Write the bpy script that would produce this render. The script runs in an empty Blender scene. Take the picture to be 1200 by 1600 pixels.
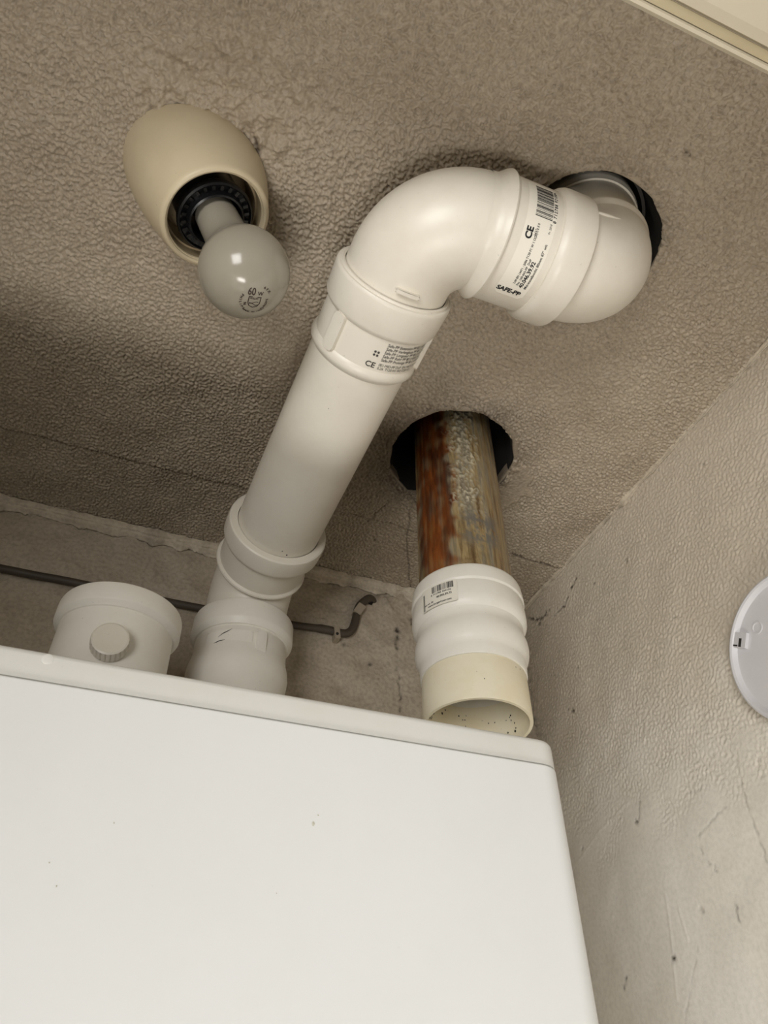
import bpy, math, random
import numpy as np
from mathutils import Vector

# ------------------------------------------------------------------ camera, world, light
SC = bpy.context.scene
COL = SC.collection
V = lambda *a: np.array(a, float)
FPX = 1150.0
EL, YAW, ROLL = np.radians([42.4, 21.8, -0.75])
CF = V(math.sin(YAW) * math.cos(EL), math.cos(YAW) * math.cos(EL), math.sin(EL))
CR = np.cross(CF, [0, 0, 1]); CR /= np.linalg.norm(CR)
CU = np.cross(CR, CF)
CR, CU = math.cos(ROLL) * CR + math.sin(ROLL) * CU, -math.sin(ROLL) * CR + math.cos(ROLL) * CU
cam_data = bpy.data.cameras.new('camera')
cam = bpy.data.objects.new('camera', cam_data)
COL.objects.link(cam)
cam_data.sensor_fit = 'HORIZONTAL'
cam_data.sensor_width = 36
cam_data.lens = 36 * FPX / 1200
cam_data.clip_start = 0.005
from mathutils import Matrix
cam.matrix_world = Matrix(((CR[0], CU[0], -CF[0], 0), (CR[1], CU[1], -CF[1], 0), (CR[2], CU[2], -CF[2], 0), (0, 0, 0, 1)))
SC.camera = cam

world = bpy.data.worlds.new('world')
SC.world = world
world.use_nodes = True
world.node_tree.nodes['Background'].inputs[0].default_value = (1.0, 0.97, 0.92, 1)
world.node_tree.nodes['Background'].inputs[1].default_value = 0.26

def area(name, loc, target, sx, sy, power, col):
    d = bpy.data.lights.new(name, 'AREA')
    d.shape = 'RECTANGLE'; d.size = sx; d.size_y = sy; d.energy = power; d.color = col
    o = bpy.data.objects.new(name, d); COL.objects.link(o)
    o.location = loc
    o.rotation_euler = (Vector(target) - Vector(loc)).to_track_quat('-Z', 'Y').to_euler()
    return o
# daylight from the window of the room behind the open cupboard door
area('window_daylight', (-0.66, -0.80, -0.28), (0.2, 0.4, 0.0), 0.6, 0.6, 15, (1.0, 0.985, 0.965))
# unseen upward area light, added in place of bounce from the floor outside
area('floor_bounce_fill', (-0.14, -0.05, -1.20), (-0.14, 0.0, 0.5), 0.6, 0.2, 10.5, (1.0, 0.955, 0.90))

SC.view_settings.view_transform = 'Standard'
SC.view_settings.look = 'None'
SC.view_settings.gamma = 1
SC.view_settings.use_curve_mapping = False
SC.view_settings.exposure = -0.08

# ------------------------------------------------------------------ dimensions (metres, camera at the origin)
ZC, XW, YB = 0.55, 0.463, 0.686          # ceiling height, right wall, back wall
XL, YF, ZF = -0.32, 0.044, -1.55         # left wall, door frame, floor
rng = np.random.default_rng(7)
random.seed(7)

def ray(x, y):
    return CF + CR * (x - 600) / FPX - CU * (y - 800) / FPX
def on_z(x, y, z=ZC):
    d = ray(x, y); return d * z / d[2]
def on_x(x, y, X=XW):
    d = ray(x, y); return d * X / d[0]
def on_y(x, y, Y=YB):
    d = ray(x, y); return d * Y / d[1]

# ------------------------------------------------------------------ materials
def srgb(r, g, b):
    f = lambda c: ((c / 255 + 0.055) / 1.055) ** 2.4 if c / 255 > 0.04045 else c / 255 / 12.92
    return (f(r), f(g), f(b), 1)

class NT:
    def __init__(s, name):
        m = bpy.data.materials.new(name); m.use_nodes = True
        s.m = m; s.n = m.node_tree.nodes; s.l = m.node_tree.links
        s.b = s.n['Principled BSDF']
    def node(s, t, **kw):
        n = s.n.new(t)
        for k, v in kw.items():
            if k in n.inputs: n.inputs[k].default_value = v
            else: setattr(n, k, v)
        return n
    def link(s, a, b): s.l.new(a, b)
    def noise(s, scale, detail=4, rough=.55, vec=None):
        n = s.node('ShaderNodeTexNoise', Scale=scale, Detail=detail, Roughness=rough)
        s.link(vec if vec is not None else s.coord(), n.inputs['Vector'])
        return n.outputs['Fac']
    def coord(s):
        if not hasattr(s, '_c'): s._c = s.node('ShaderNodeTexCoord')
        return s._c.outputs['Object']
    def scaled(s, v):
        n = s.node('ShaderNodeMapping'); n.inputs['Scale'].default_value = v
        s.link(s.coord(), n.inputs['Vector']); return n.outputs['Vector']
    def ramp(s, fac, stops):
        r = s.node('ShaderNodeValToRGB'); e = r.color_ramp.elements
        while len(e) < len(stops): e.new(0.5)
        for i, (p, c) in enumerate(stops):
            e[i].position = p; e[i].color = c if len(c) == 4 else (*c, 1)
        s.link(fac, r.inputs['Fac']); return r.outputs['Color']
    def mix(s, fac, a, b, mode='MIX'):
        n = s.node('ShaderNodeMix', data_type='RGBA', blend_type=mode)
        for sock, v in ((n.inputs[0], fac), (n.inputs[6], a), (n.inputs[7], b)):
            if hasattr(v, 'links') or hasattr(v, 'is_linked'): s.link(v, sock)
            else: sock.default_value = v
        return n.outputs[2]
    def attr(s, name):
        return s.node('ShaderNodeAttribute', attribute_name=name).outputs['Fac']
    def bump(s, h, strength=.3, dist=.001):
        n = s.node('ShaderNodeBump', Strength=strength, Distance=dist)
        s.link(h, n.inputs['Height']); s.link(n.outputs['Normal'], s.b.inputs['Normal'])
    def set(s, col=None, rough=None, **kw):
        if col is not None:
            if hasattr(col, 'is_linked'): s.link(col, s.b.inputs['Base Color'])
            else: s.b.inputs['Base Color'].default_value = col
        if rough is not None:
            if hasattr(rough, 'is_linked'): s.link(rough, s.b.inputs['Roughness'])
            else: s.b.inputs['Roughness'].default_value = rough
        for k, v in kw.items(): s.b.inputs[k.replace('_', ' ')].default_value = v
        return s.m

def plaster(name, c1, c2, dirt_col, rough=.62, fine=900, bump=.25, spk_lo=.80, upper_tone=None):
    t = NT(name)
    big = t.ramp(t.noise(9, 5), [(.35, c1), (.68, c2)])
    spk = t.ramp(t.noise(260, 3), [(.3, (spk_lo, spk_lo * .99, spk_lo * .97)), (.6, (1.04, 1.03, 1.02))])
    col = t.mix(1.0, big, spk, 'MULTIPLY')
    if upper_tone: col = t.mix(t.attr('upper_tone'), col, upper_tone)
    col = t.mix(t.attr('dirt'), col, dirt_col)
    t.bump(t.noise(fine, 3), bump, .0006)
    return t.set(col, rough, Specular_IOR_Level=.4)

M_CEIL = plaster('spray_plaster', srgb(171, 158, 139), srgb(183, 171, 152), srgb(58, 46, 36), .44)
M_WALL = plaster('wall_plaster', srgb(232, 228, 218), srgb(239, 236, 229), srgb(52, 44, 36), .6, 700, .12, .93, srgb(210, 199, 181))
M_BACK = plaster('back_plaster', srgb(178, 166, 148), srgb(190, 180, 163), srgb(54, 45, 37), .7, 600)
M_TRIM = plaster('joint_filler', srgb(196, 184, 164), srgb(206, 196, 178), srgb(70, 58, 46), .6, 500)

def plastic(name, c, c2=None, rough=.36, grime=.25, spec=.45):
    t = NT(name)
    n = t.ramp(t.noise(22, 6, .65), [(.42, c), (.72, c2 or c)])
    sp = t.ramp(t.noise(420, 2), [(.735, (1, 1, 1)), (.775, (1 - grime,) * 3)])
    t.bump(t.noise(160, 3), .06, .0006)
    r = t.ramp(t.noise(40, 4), [(.3, (rough - .04,) * 3), (.7, (rough + .06,) * 3)])
    return t.set(t.mix(1.0, n, sp, 'MULTIPLY'), r, Specular_IOR_Level=spec)

M_PVC = plastic('white_polypropylene', srgb(228, 222, 209), srgb(221, 214, 200))
M_PVC2 = plastic('white_adapter_plastic', srgb(241, 237, 227), srgb(235, 230, 218), .42, .3)
M_CREAM = plastic('yellowed_plastic', srgb(240, 232, 207), srgb(233, 220, 186), .45, .3)
M_BOILER = plastic('white_enamel', srgb(240, 241, 240), srgb(238, 239, 237), .32, .04, .4)
M_BOILER2 = plastic('casing_enamel', srgb(228, 227, 221), srgb(224, 222, 215), .36, .08, .4)
M_FRAME = plastic('painted_frame', srgb(200, 190, 168), srgb(196, 186, 163), .4, .05)
M_GROOVE = plastic('aged_frame_paint', srgb(178, 165, 134), srgb(172, 158, 127), .5, .1)
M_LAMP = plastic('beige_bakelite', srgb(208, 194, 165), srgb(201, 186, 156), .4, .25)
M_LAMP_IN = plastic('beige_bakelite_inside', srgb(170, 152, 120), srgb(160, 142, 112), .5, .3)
M_BLACK = NT('black_bakelite').set(srgb(16, 16, 18), .28)
M_INK = NT('black_ink').set(srgb(26, 26, 28), .6)
M_INK2 = NT('faded_ink').set(srgb(70, 66, 62), .6)
M_BROWNINK = NT('brown_print').set(srgb(58, 42, 34), .5)
M_STICK = NT('label_paper').set(srgb(238, 233, 220), .33)
M_DISC = plastic('white_plastic_plate', srgb(216, 215, 217), srgb(210, 209, 212), .35, .03)
M_DARK = NT('hole_shade_black').set(srgb(26, 23, 20), .95)  # near-black, the shade inside the holes put into the colour
M_SHADE_RING = NT('shade_ring_grey').set(srgb(52, 48, 43), .6)
M_CABLE = plastic('grey_cable_sheath', srgb(78, 70, 60), srgb(64, 57, 48), .55, .3)
M_CLIP = plastic('cable_clip_plastic', srgb(168, 156, 138), srgb(150, 138, 120), .5, .3)
M_FLOOR = plastic('floor_vinyl', srgb(150, 138, 120), srgb(138, 126, 108), .6, .1)
M_MARK = NT('black_scratch').set(srgb(40, 36, 32), .8)

def glass_mat():
    t = NT('frosted_bulb_glass')
    t.set(srgb(156, 150, 136), .17, Specular_IOR_Level=.5)
    t.b.inputs['Subsurface Weight'].default_value = .25
    t.b.inputs['Subsurface Radius'].default_value = (.02, .018, .014)
    t.b.inputs['Subsurface Scale'].default_value = .3
    return t.m
M_BULB = glass_mat()

def rust_mat():
    t = NT('rusted_zinc')
    streak = t.noise(1.0, 8, .62, t.scaled((150, 150, 11)))
    fine = t.noise(1.0, 6, .6, t.scaled((420, 420, 40)))
    blot = t.noise(42, 6, .6)
    base = t.ramp(streak, [(.30, srgb(104, 98, 88)), (.44, srgb(150, 140, 118)), (.54, srgb(166, 146, 106)), (.68, srgb(108, 84, 54))])
    base = t.mix(1.0, base, t.ramp(fine, [(.3, (.62, .60, .56)), (.62, (1.08, 1.06, 1.02))]), 'MULTIPLY')
    rust = t.ramp(t.noise(1.0, 6, .6, t.scaled((60, 60, 13))), [(.34, srgb(44, 22, 11)), (.47, srgb(88, 45, 18)), (.58, srgb(128, 70, 26)), (.72, srgb(142, 106, 62))])
    rust = t.mix(1.0, rust, t.ramp(streak, [(.3, (.55, .5, .45)), (.6, (1.1, 1.05, 1))]), 'MULTIPLY')
    col = t.mix(t.attr('rust'), base, rust)
    crust = t.ramp(t.noise(120, 5), [(.3, srgb(128, 121, 106)), (.6, srgb(206, 197, 170))])
    col = t.mix(t.attr('crust'), col, crust)
    col = t.mix(t.attr('bare'), col, srgb(110, 106, 98))
    t.bump(fine, .5, .0008)
    return t.set(col, .34, Specular_IOR_Level=.6)
M_RUST = rust_mat()

# ------------------------------------------------------------------ mesh helpers
def make_mesh(name, verts, faces, mat, smooth=35, attrs=None):
    me = bpy.data.meshes.new(name)
    verts = np.asarray(verts, dtype=np.float32)
    if isinstance(faces, np.ndarray):
        nf, k = faces.shape
        me.vertices.add(len(verts)); me.vertices.foreach_set('co', verts.ravel())
        me.loops.add(nf * k); me.loops.foreach_set('vertex_index', faces.astype(np.int32).ravel())
        me.polygons.add(nf); me.polygons.foreach_set('loop_start', np.arange(0, nf * k, k, dtype=np.int32))
        me.update(calc_edges=True)
    else:
        me.from_pydata(verts.tolist(), [], [list(f) for f in faces])
    me.validate()
    if smooth:
        me.polygons.foreach_set('use_smooth', np.ones(len(me.polygons), dtype=bool))
        if smooth < 179: me.set_sharp_from_angle(angle=math.radians(smooth))
    for k, a in (attrs or {}).items():
        at = me.attributes.new(k, 'FLOAT', 'POINT')
        at.data.foreach_set('value', np.asarray(a, dtype=np.float32))
    me.materials.append(mat)
    return me

def thing(name, label, cat, base, group=None):
    o = bpy.data.objects.new(name, None); COL.objects.link(o)
    o.empty_display_size = .02
    o.location = tuple(float(v) for v in base)
    o['label'] = label; o['category'] = cat
    if group: o['group'] = group
    return o

def root_of(o):
    while o.parent: o = o.parent
    return o

def part(name, geo, mat, parent, smooth=35, label=None, kind=None):
    """geo = (verts in world metres, faces[, attrs]); becomes one mesh object under parent"""
    v = np.asarray(geo[0], float) - np.array(root_of(parent).location)
    o = bpy.data.objects.new(name, make_mesh(name, v, geo[1], mat, smooth, geo[2] if len(geo) > 2 else None))
    COL.objects.link(o); o.parent = parent
    if label: o['label'] = label
    if kind: o['kind'] = kind
    return o

def single(name, geo, mat, label=None, cat=None, base=None, kind=None, smooth=35, group=None):
    v = np.asarray(geo[0], float)
    base = v.mean(0) if base is None else np.asarray(base, float)
    o = bpy.data.objects.new(name, make_mesh(name, v - base, geo[1], mat, smooth, geo[2] if len(geo) > 2 else None))
    COL.objects.link(o); o.location = tuple(float(c) for c in base)
    if label: o['label'] = label
    if cat: o['category'] = cat
    if kind: o['kind'] = kind
    if group: o['group'] = group
    return o

def join(*geos):
    vs, fs, n = [], [], 0
    for g in geos:
        v = np.asarray(g[0], float); vs.append(v)
        fs += [[int(i) + n for i in f] for f in g[1]]; n += len(v)
    return np.vstack(vs), fs

def frame(d, ref=None):
    d = np.asarray(d, float); d = d / np.linalg.norm(d)
    ref = V(0, 0, 1) if ref is None else np.asarray(ref, float)
    if abs(d @ ref) > .95: ref = V(0, -1, 0)
    e1 = ref - (ref @ d) * d; e1 /= np.linalg.norm(e1)
    return d, e1, np.cross(d, e1)

def lathe(O, d, prof, seg=72, ref=None, closed=False, cap0=False, cap1=False, rfun=None):
    d, e1, e2 = frame(d, ref); O = np.asarray(O, float)
    a = np.arange(seg) * 2 * math.pi / seg
    vs = []
    for s, r in prof:
        rr = np.full(seg, r) if rfun is None else rfun(s, r, a)
        vs.append(O + d * s + rr[:, None] * (np.cos(a)[:, None] * e1 + np.sin(a)[:, None] * e2))
    n = len(prof); fs = []
    for i in range(n if closed else n - 1):
        j = (i + 1) % n
        for k in range(seg):
            fs.append([i * seg + k, i * seg + (k + 1) % seg, j * seg + (k + 1) % seg, j * seg + k])
    if cap0: fs.append([k for k in range(seg)][::-1])
    if cap1: fs.append([(n - 1) * seg + k for k in range(seg)])
    return np.vstack(vs), fs

def fillet(prof, rad, n=4):
    """round the corners of an open (s, r) profile"""
    out = [prof[0]]
    for i in range(1, len(prof) - 1):
        p, a, b = V(*prof[i]), V(*prof[i - 1]), V(*prof[i + 1])
        la, lb = np.linalg.norm(a - p), np.linalg.norm(b - p)
        q = min(rad, la * .45, lb * .45)
        A, B = p + (a - p) / la * q, p + (b - p) / lb * q
        for t in np.linspace(0, 1, n): out.append(tuple((1 - t) ** 2 * A + 2 * t * (1 - t) * p + t * t * B))
    out.append(prof[-1]); return out

def sweep(pts, radii, seg=64, ref=None, cap=False):
    pts = [np.asarray(p, float) for p in pts]; n = len(pts)
    a = np.arange(seg) * 2 * math.pi / seg; vs = []; e1 = None
    for i in range(n):
        t = pts[min(i + 1, n - 1)] - pts[max(i - 1, 0)]; t /= np.linalg.norm(t)
        if e1 is None: _, e1, e2 = frame(t, ref)
        else:
            e1 = e1 - (e1 @ t) * t; e1 /= np.linalg.norm(e1); e2 = np.cross(t, e1)
        r = radii[i] if hasattr(radii, '__len__') else radii
        vs.append(pts[i] + r * (np.cos(a)[:, None] * e1 + np.sin(a)[:, None] * e2))
    fs = [[i * seg + k, i * seg + (k + 1) % seg, (i + 1) * seg + (k + 1) % seg, (i + 1) * seg + k] for i in range(n - 1) for k in range(seg)]
    if cap: fs += [list(range(seg))[::-1], [(n - 1) * seg + k for k in range(seg)]]
    return np.vstack(vs), fs

def box(x0, x1, y0, y1, z0, z1):
    v = [(x, y, z) for x in (x0, x1) for y in (y0, y1) for z in (z0, z1)]
    return np.array(v, float), [[0, 1, 3, 2], [4, 6, 7, 5], [0, 4, 5, 1], [2, 3, 7, 6], [0, 2, 6, 4], [1, 5, 7, 3]]

def rounded_rect(w, h, r, n=6):
    out = []
    for cx, cy, a0 in ((w / 2 - r, h / 2 - r, 0), (-w / 2 + r, h / 2 - r, 90), (-w / 2 + r, -h / 2 + r, 180), (w / 2 - r, -h / 2 + r, 270)):
        for k in range(n + 1):
            t = math.radians(a0 + 90 * k / n); out.append((cx + r * math.cos(t), cy + r * math.sin(t)))
    return out

def text2d(s, size, bold=0.0, align='LEFT', squeeze=1.0, space=1.0):
    cu = bpy.data.curves.new('lettering', 'FONT'); cu.body = s; cu.size = size; cu.align_x = align; cu.offset = bold
    cu.resolution_u = 3; cu.space_character = space
    ob = bpy.data.objects.new('lettering', cu); COL.objects.link(ob)
    dg = bpy.context.evaluated_depsgraph_get()
    ev = ob.evaluated_get(dg); me = ev.to_mesh()
    v = np.array([tuple(x.co) for x in me.vertices]).reshape(-1, 3)[:, :2]; f = [list(p.vertices) for p in me.polygons]
    ev.to_mesh_clear(); bpy.data.objects.remove(ob); bpy.data.curves.remove(cu)
    v = v * V(squeeze, 1)
    return v, f
def rect2d(x0, x1, y0, y1, nx=1):
    xs = np.linspace(x0, x1, nx + 1); v = [(x, y) for x in xs for y in (y0, y1)]
    return np.array(v), [[2 * i, 2 * i + 2, 2 * i + 3, 2 * i + 1] for i in range(nx)]
def move2d(g, dx, dy, rot=0):
    c, s = math.cos(math.radians(rot)), math.sin(math.radians(rot))
    v = np.asarray(g[0]); return np.stack([v[:, 0] * c - v[:, 1] * s + dx, v[:, 0] * s + v[:, 1] * c + dy], 1), g[1]
def join2d(*gs):
    vs, fs, n = [], [], 0
    for v, f in gs:
        if len(v) == 0: continue
        vs.append(np.asarray(v)); fs += [[i + n for i in q] for q in f]; n += len(v)
    return np.vstack(vs), fs
def barcode2d(w, h, seed):
    r = random.Random(seed); gs = []; x = 0
    while x < w:
        b = r.choice([1, 1, 2, 3]) * w / 95; gs.append(rect2d(x, min(w, x + b), 0, h, 1)); x += b + r.choice([1, 1, 2, 3]) * w / 95
    return join2d(*gs)
def wrap(g, fn):
    return np.array([fn(u, v) for u, v in g[0]]), g[1]
def cyl_map(O, d, r, e1, right_axial):
    """text plane -> cylinder. right_axial: text runs along d, else text runs round the tube and its up is s_up*d"""
    d = np.asarray(d, float) / np.linalg.norm(d); e1 = np.asarray(e1, float); e1 = e1 - (e1 @ d) * d; e1 /= np.linalg.norm(e1)
    e2 = np.cross(d, e1); O = np.asarray(O, float)
    def fn(u, v):
        s, w = (u, v) if right_axial else (-v, u)
        p = w / r
        return O + d * s + r * (math.cos(p) * e1 + math.sin(p) * e2)
    return fn
def patch(fn, w, h, rad, nu=14):
    """a sticker: outline filled with vertical strips"""
    xs = np.linspace(-w / 2, w / 2, nu * 2 + 1); v = []; f = []
    for x in xs:
        ex = max(0, abs(x) - (w / 2 - rad)); hh = h / 2 - (rad - math.sqrt(max(0, rad * rad - ex * ex)))
        for t in np.linspace(-1, 1, nu + 1): v.append((x, hh * t))
    for i in range(len(xs) - 1):
        for j in range(nu):
            a = i * (nu + 1) + j; f.append([a, a + nu + 1, a + nu + 2, a + 1])
    return wrap((np.array(v), f), fn)

def bandnoise(nx, ny, cell, wl, width=.35, seed=0):
    r = np.random.default_rng(seed)
    w = np.fft.rfft2(r.standard_normal((nx, ny)))
    kx = np.fft.fftfreq(nx, cell)[:, None]; ky = np.fft.rfftfreq(ny, cell)[None]
    k = np.sqrt(kx ** 2 + ky ** 2) + 1e-9
    w *= np.exp(-np.log(k * wl) ** 2 / (2 * width ** 2))
    n = np.fft.irfft2(w, s=(nx, ny)); return n / n.std()
def smooth01(x): x = np.clip(x, 0, 1); return x * x * (3 - 2 * x)
def line_dist(A, B, pts):
    """distance of grid points to a polyline"""
    d = np.full(A.shape, 9.0)
    for (a0, b0), (a1, b1) in zip(pts[:-1], pts[1:]):
        ux, uy = a1 - a0, b1 - b0; L = ux * ux + uy * uy + 1e-12
        t = np.clip(((A - a0) * ux + (B - b0) * uy) / L, 0, 1)
        d = np.minimum(d, np.hypot(A - a0 - t * ux, B - b0 - t * uy))
    return d
def jitter(pts, n=6, amp=.0012, seed=0):
    r = np.random.default_rng(seed); out = []
    for p, q in zip(pts[:-1], pts[1:]):
        for t in np.linspace(0, 1, n, endpoint=False): out.append((p[0] + (q[0] - p[0]) * t + r.normal() * amp, p[1] + (q[1] - p[1]) * t + r.normal() * amp))
    out.append(pts[-1]); return out
def grid_faces(nx, ny, flip=False):
    i, j = np.meshgrid(np.arange(nx - 1), np.arange(ny - 1), indexing='ij')
    a = (i * ny + j).ravel()
    f = np.stack([a, a + ny, a + ny + 1, a + 1], 1)
    return f[:, ::-1] if flip else f

# ------------------------------------------------------------------ setting: ceiling
HOLES = [((.2586, .4576), .0635), ((.258, .214), .0625)]
def build_ceiling():
    cell = .00100
    xs = np.arange(-.24, XW + .003, cell); ys = np.arange(.03, YB + .003, cell)
    nx, ny = len(xs), len(ys)
    X, Y = np.meshgrid(xs, ys, indexing='ij')
    n = bandnoise(nx, ny, cell, .0056, .55, 1); n2 = bandnoise(nx, ny, cell, .0032, .40, 2)
    big = bandnoise(nx, ny, cell, .09, .5, 3)
    h = np.tanh(.9 * n + .2) * .00140 + n2 * .00060
    nf = bandnoise(nx, ny, cell, .0042, .5, 8); wf = smooth01((Y - .24 + .02 * big) / .2)
    h = h * (1 - .75 * wf) + wf * (np.tanh(nf) * .00135 + np.clip(nf - 1.3, 0, 2) * .0005)
    dirt = np.zeros_like(X)
    amp = 1 - .10 * smooth01((Y - .30) / .25)
    # plaster patch trowelled round the lamp
    pl = np.hypot((X + .028) / 1.25, Y - .205) + .006 * big
    flat = smooth01((.058 - pl) / .014)
    amp *= 1 - .30 * flat
    lump = bandnoise(nx, ny, cell, .02, .4, 5)
    h = h * amp + flat * lump * .0013
    # smooth filler blob beside the old flue hole
    q = np.hypot(X - .325, (Y - .474) * .9) + .004 * bandnoise(nx, ny, cell, .03, .5, 6)
    blob = smooth01((.034 - q) / .004)
    h = h * (1 - .75 * blob) + blob * .0016
    h += big * .0006
    # seam of the two ceiling slabs
    wav = .0012 * np.interp(xs, np.linspace(-.24, .48, 40), rng.normal(size=40))[:, None] + .0
    seam = Y - .5785 - wav
    rid = np.interp(xs, np.linspace(-.24, .48, 60), np.clip(rng.normal(.6, .5, 60), 0, 1.6))[:, None]
    h += np.exp(-((seam - .0045) / .0036) ** 2) * .0019 * np.clip(rid - .75, 0, 1) * np.clip(.7 + .6 * lump, 0, 2)
    h -= .0021 * smooth01((seam + .0006) / .0014)
    h -= np.exp(-(seam / .0013) ** 2) * .0010
    dirt = np.maximum(dirt, .55 * np.exp(-(seam / .0013) ** 2) * np.clip(rid + .3, 0, 1))
    # cracks
    cracks = [[on_z(640, 800), on_z(636, 850), on_z(640, 905), on_z(642, 922)], [on_z(620, 775), on_z(590, 800), on_z(575, 818)],
              [on_z(800, 866), on_z(830, 876), on_z(862, 884)], [on_z(398, 215), on_z(402, 235), on_z(400, 252)],
              ]
    for i, c in enumerate(cracks):
        d = line_dist(X, Y, jitter([(p[0], p[1]) for p in c], 5, .0006, 20 + i))
        w = .0011 if i not in (2, 3) else .0015
        k = .55 if i < 2 else .8; dirt = np.maximum(dirt, k * np.exp(-(d / w) ** 2)); h -= (.0006 if i < 2 else .0016) * np.exp(-(d / w) ** 2)
    # specks of dirt
    for px, py, r in ((1072, 238, .0016), (1078, 243, .0012), (802, 658, .001), (586, 845, .0012), (643, 865, .0014), (880, 730, .001), (640, 900, .001), (395, 236, .0016), (440, 640, .0008)):
        p = on_z(px, py); dirt = np.maximum(dirt, .9 * np.exp(-(np.hypot(X - p[0], Y - p[1]) / r) ** 2))
    # soot round the old flue, grime at the holes
    for (c, R), k in zip(HOLES, (.62, .25)):
        dd = np.hypot(X - c[0], Y - c[1]) - R
        dirt = np.maximum(dirt, k * np.exp(-np.clip(dd, 0, 1) / (.020 if k > .5 else .010)) * np.clip(.7 + .35 * n + .2 * big, 0, 1.4))
        h += .0022 * np.exp(-((dd - .004) / .004) ** 2) * np.clip(.7 + .5 * lump, 0, 2)
    dirt = np.maximum(dirt, np.clip(.10 * (n - 1.7), 0, .4) * 0)
    # old stain drifting over the slab, denser toward the flue corner
    keep = np.ones((nx - 1, ny - 1), bool)
    for c, R in HOLES:
        ang = np.arctan2(Y - c[1], X - c[0])
        Rn = R + .0008 * np.sin(3 * ang + 1) + .0005 * np.sin(7 * ang) + .0004 * np.sin(17 * ang + 2)
        dist = np.hypot(X - c[0], Y - c[1]); ins = dist < Rn
        allin = ins[:-1, :-1] & ins[1:, :-1] & ins[:-1, 1:] & ins[1:, 1:]
        keep &= ~(ins[:-1, :-1] | ins[1:, :-1] | ins[:-1, 1:] | ins[1:, 1:]) | ~allin
        near = ins & (dist > Rn - 2.5 * cell)
        X[near] = c[0] + np.cos(ang[near]) * Rn[near]; Y[near] = c[1] + np.sin(ang[near]) * Rn[near]
    Z = ZC - h
    f = grid_faces(nx, ny)[keep.ravel()]
    v = np.stack([X, Y, Z], -1).reshape(-1, 3)
    used = np.zeros(len(v), bool); used[f.ravel()] = True
    idx = np.cumsum(used) - 1
    v = v[used]; f = idx[f]; dirt = np.clip(dirt, 0, 1).ravel()[used]
    # plain remainder of the slab toward the left wall and over the door
    m = len(v)
    ext = np.array([(XL, YF - .02, ZC), (-.24, YF - .02, ZC), (-.24, YB, ZC), (XL, YB, ZC)])
    v = np.vstack([v, ext]); dirt = np.concatenate([dirt, np.zeros(4)])
    f = np.vstack([f, [[m, m + 1, m + 2, m + 3]]])
    return v, f[:, ::-1], {'dirt': dirt}
ceiling = single('ceiling', build_ceiling(), M_CEIL, base=(0, .35, ZC), kind='structure', smooth=180)
# thickness of the slab: bored shafts and a closed top
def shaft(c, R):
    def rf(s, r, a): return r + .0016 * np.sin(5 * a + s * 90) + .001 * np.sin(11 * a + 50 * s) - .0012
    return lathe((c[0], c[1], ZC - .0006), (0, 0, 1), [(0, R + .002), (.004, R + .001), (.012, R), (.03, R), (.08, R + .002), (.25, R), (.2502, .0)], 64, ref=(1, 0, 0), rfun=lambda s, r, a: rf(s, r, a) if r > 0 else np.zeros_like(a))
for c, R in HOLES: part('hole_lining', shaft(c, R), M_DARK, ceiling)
def lip(c, R, seed):
    q = np.random.default_rng(seed).normal(size=8)
    def rf(s, r, a): return r + sum(q[k] * .0003 * np.sin((k * 2 + 3) * a + k) for k in range(6))
    v, f = lathe((c[0], c[1], ZC), (0, 0, -1), fillet([(-.011, R + .0002), (-.002, R - .0006), (.0012, R - .0002), (.0018, R + .0022), (.0006, R + .0055), (-.002, R + .0062)], .001, 3), 96, ref=(1, 0, 0), rfun=rf)
    return v, f, {'dirt': np.full(len(v), .40 if seed == 2 else .10)}
for i, (c, R) in enumerate(HOLES): part('hole_lip', lip(c, R, i + 2), M_CEIL, ceiling)
part('slab', join(box(XL - .1, XW + .1, -.12, YB + .1, ZC + .26, ZC + .30)), M_DARK, ceiling)

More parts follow.
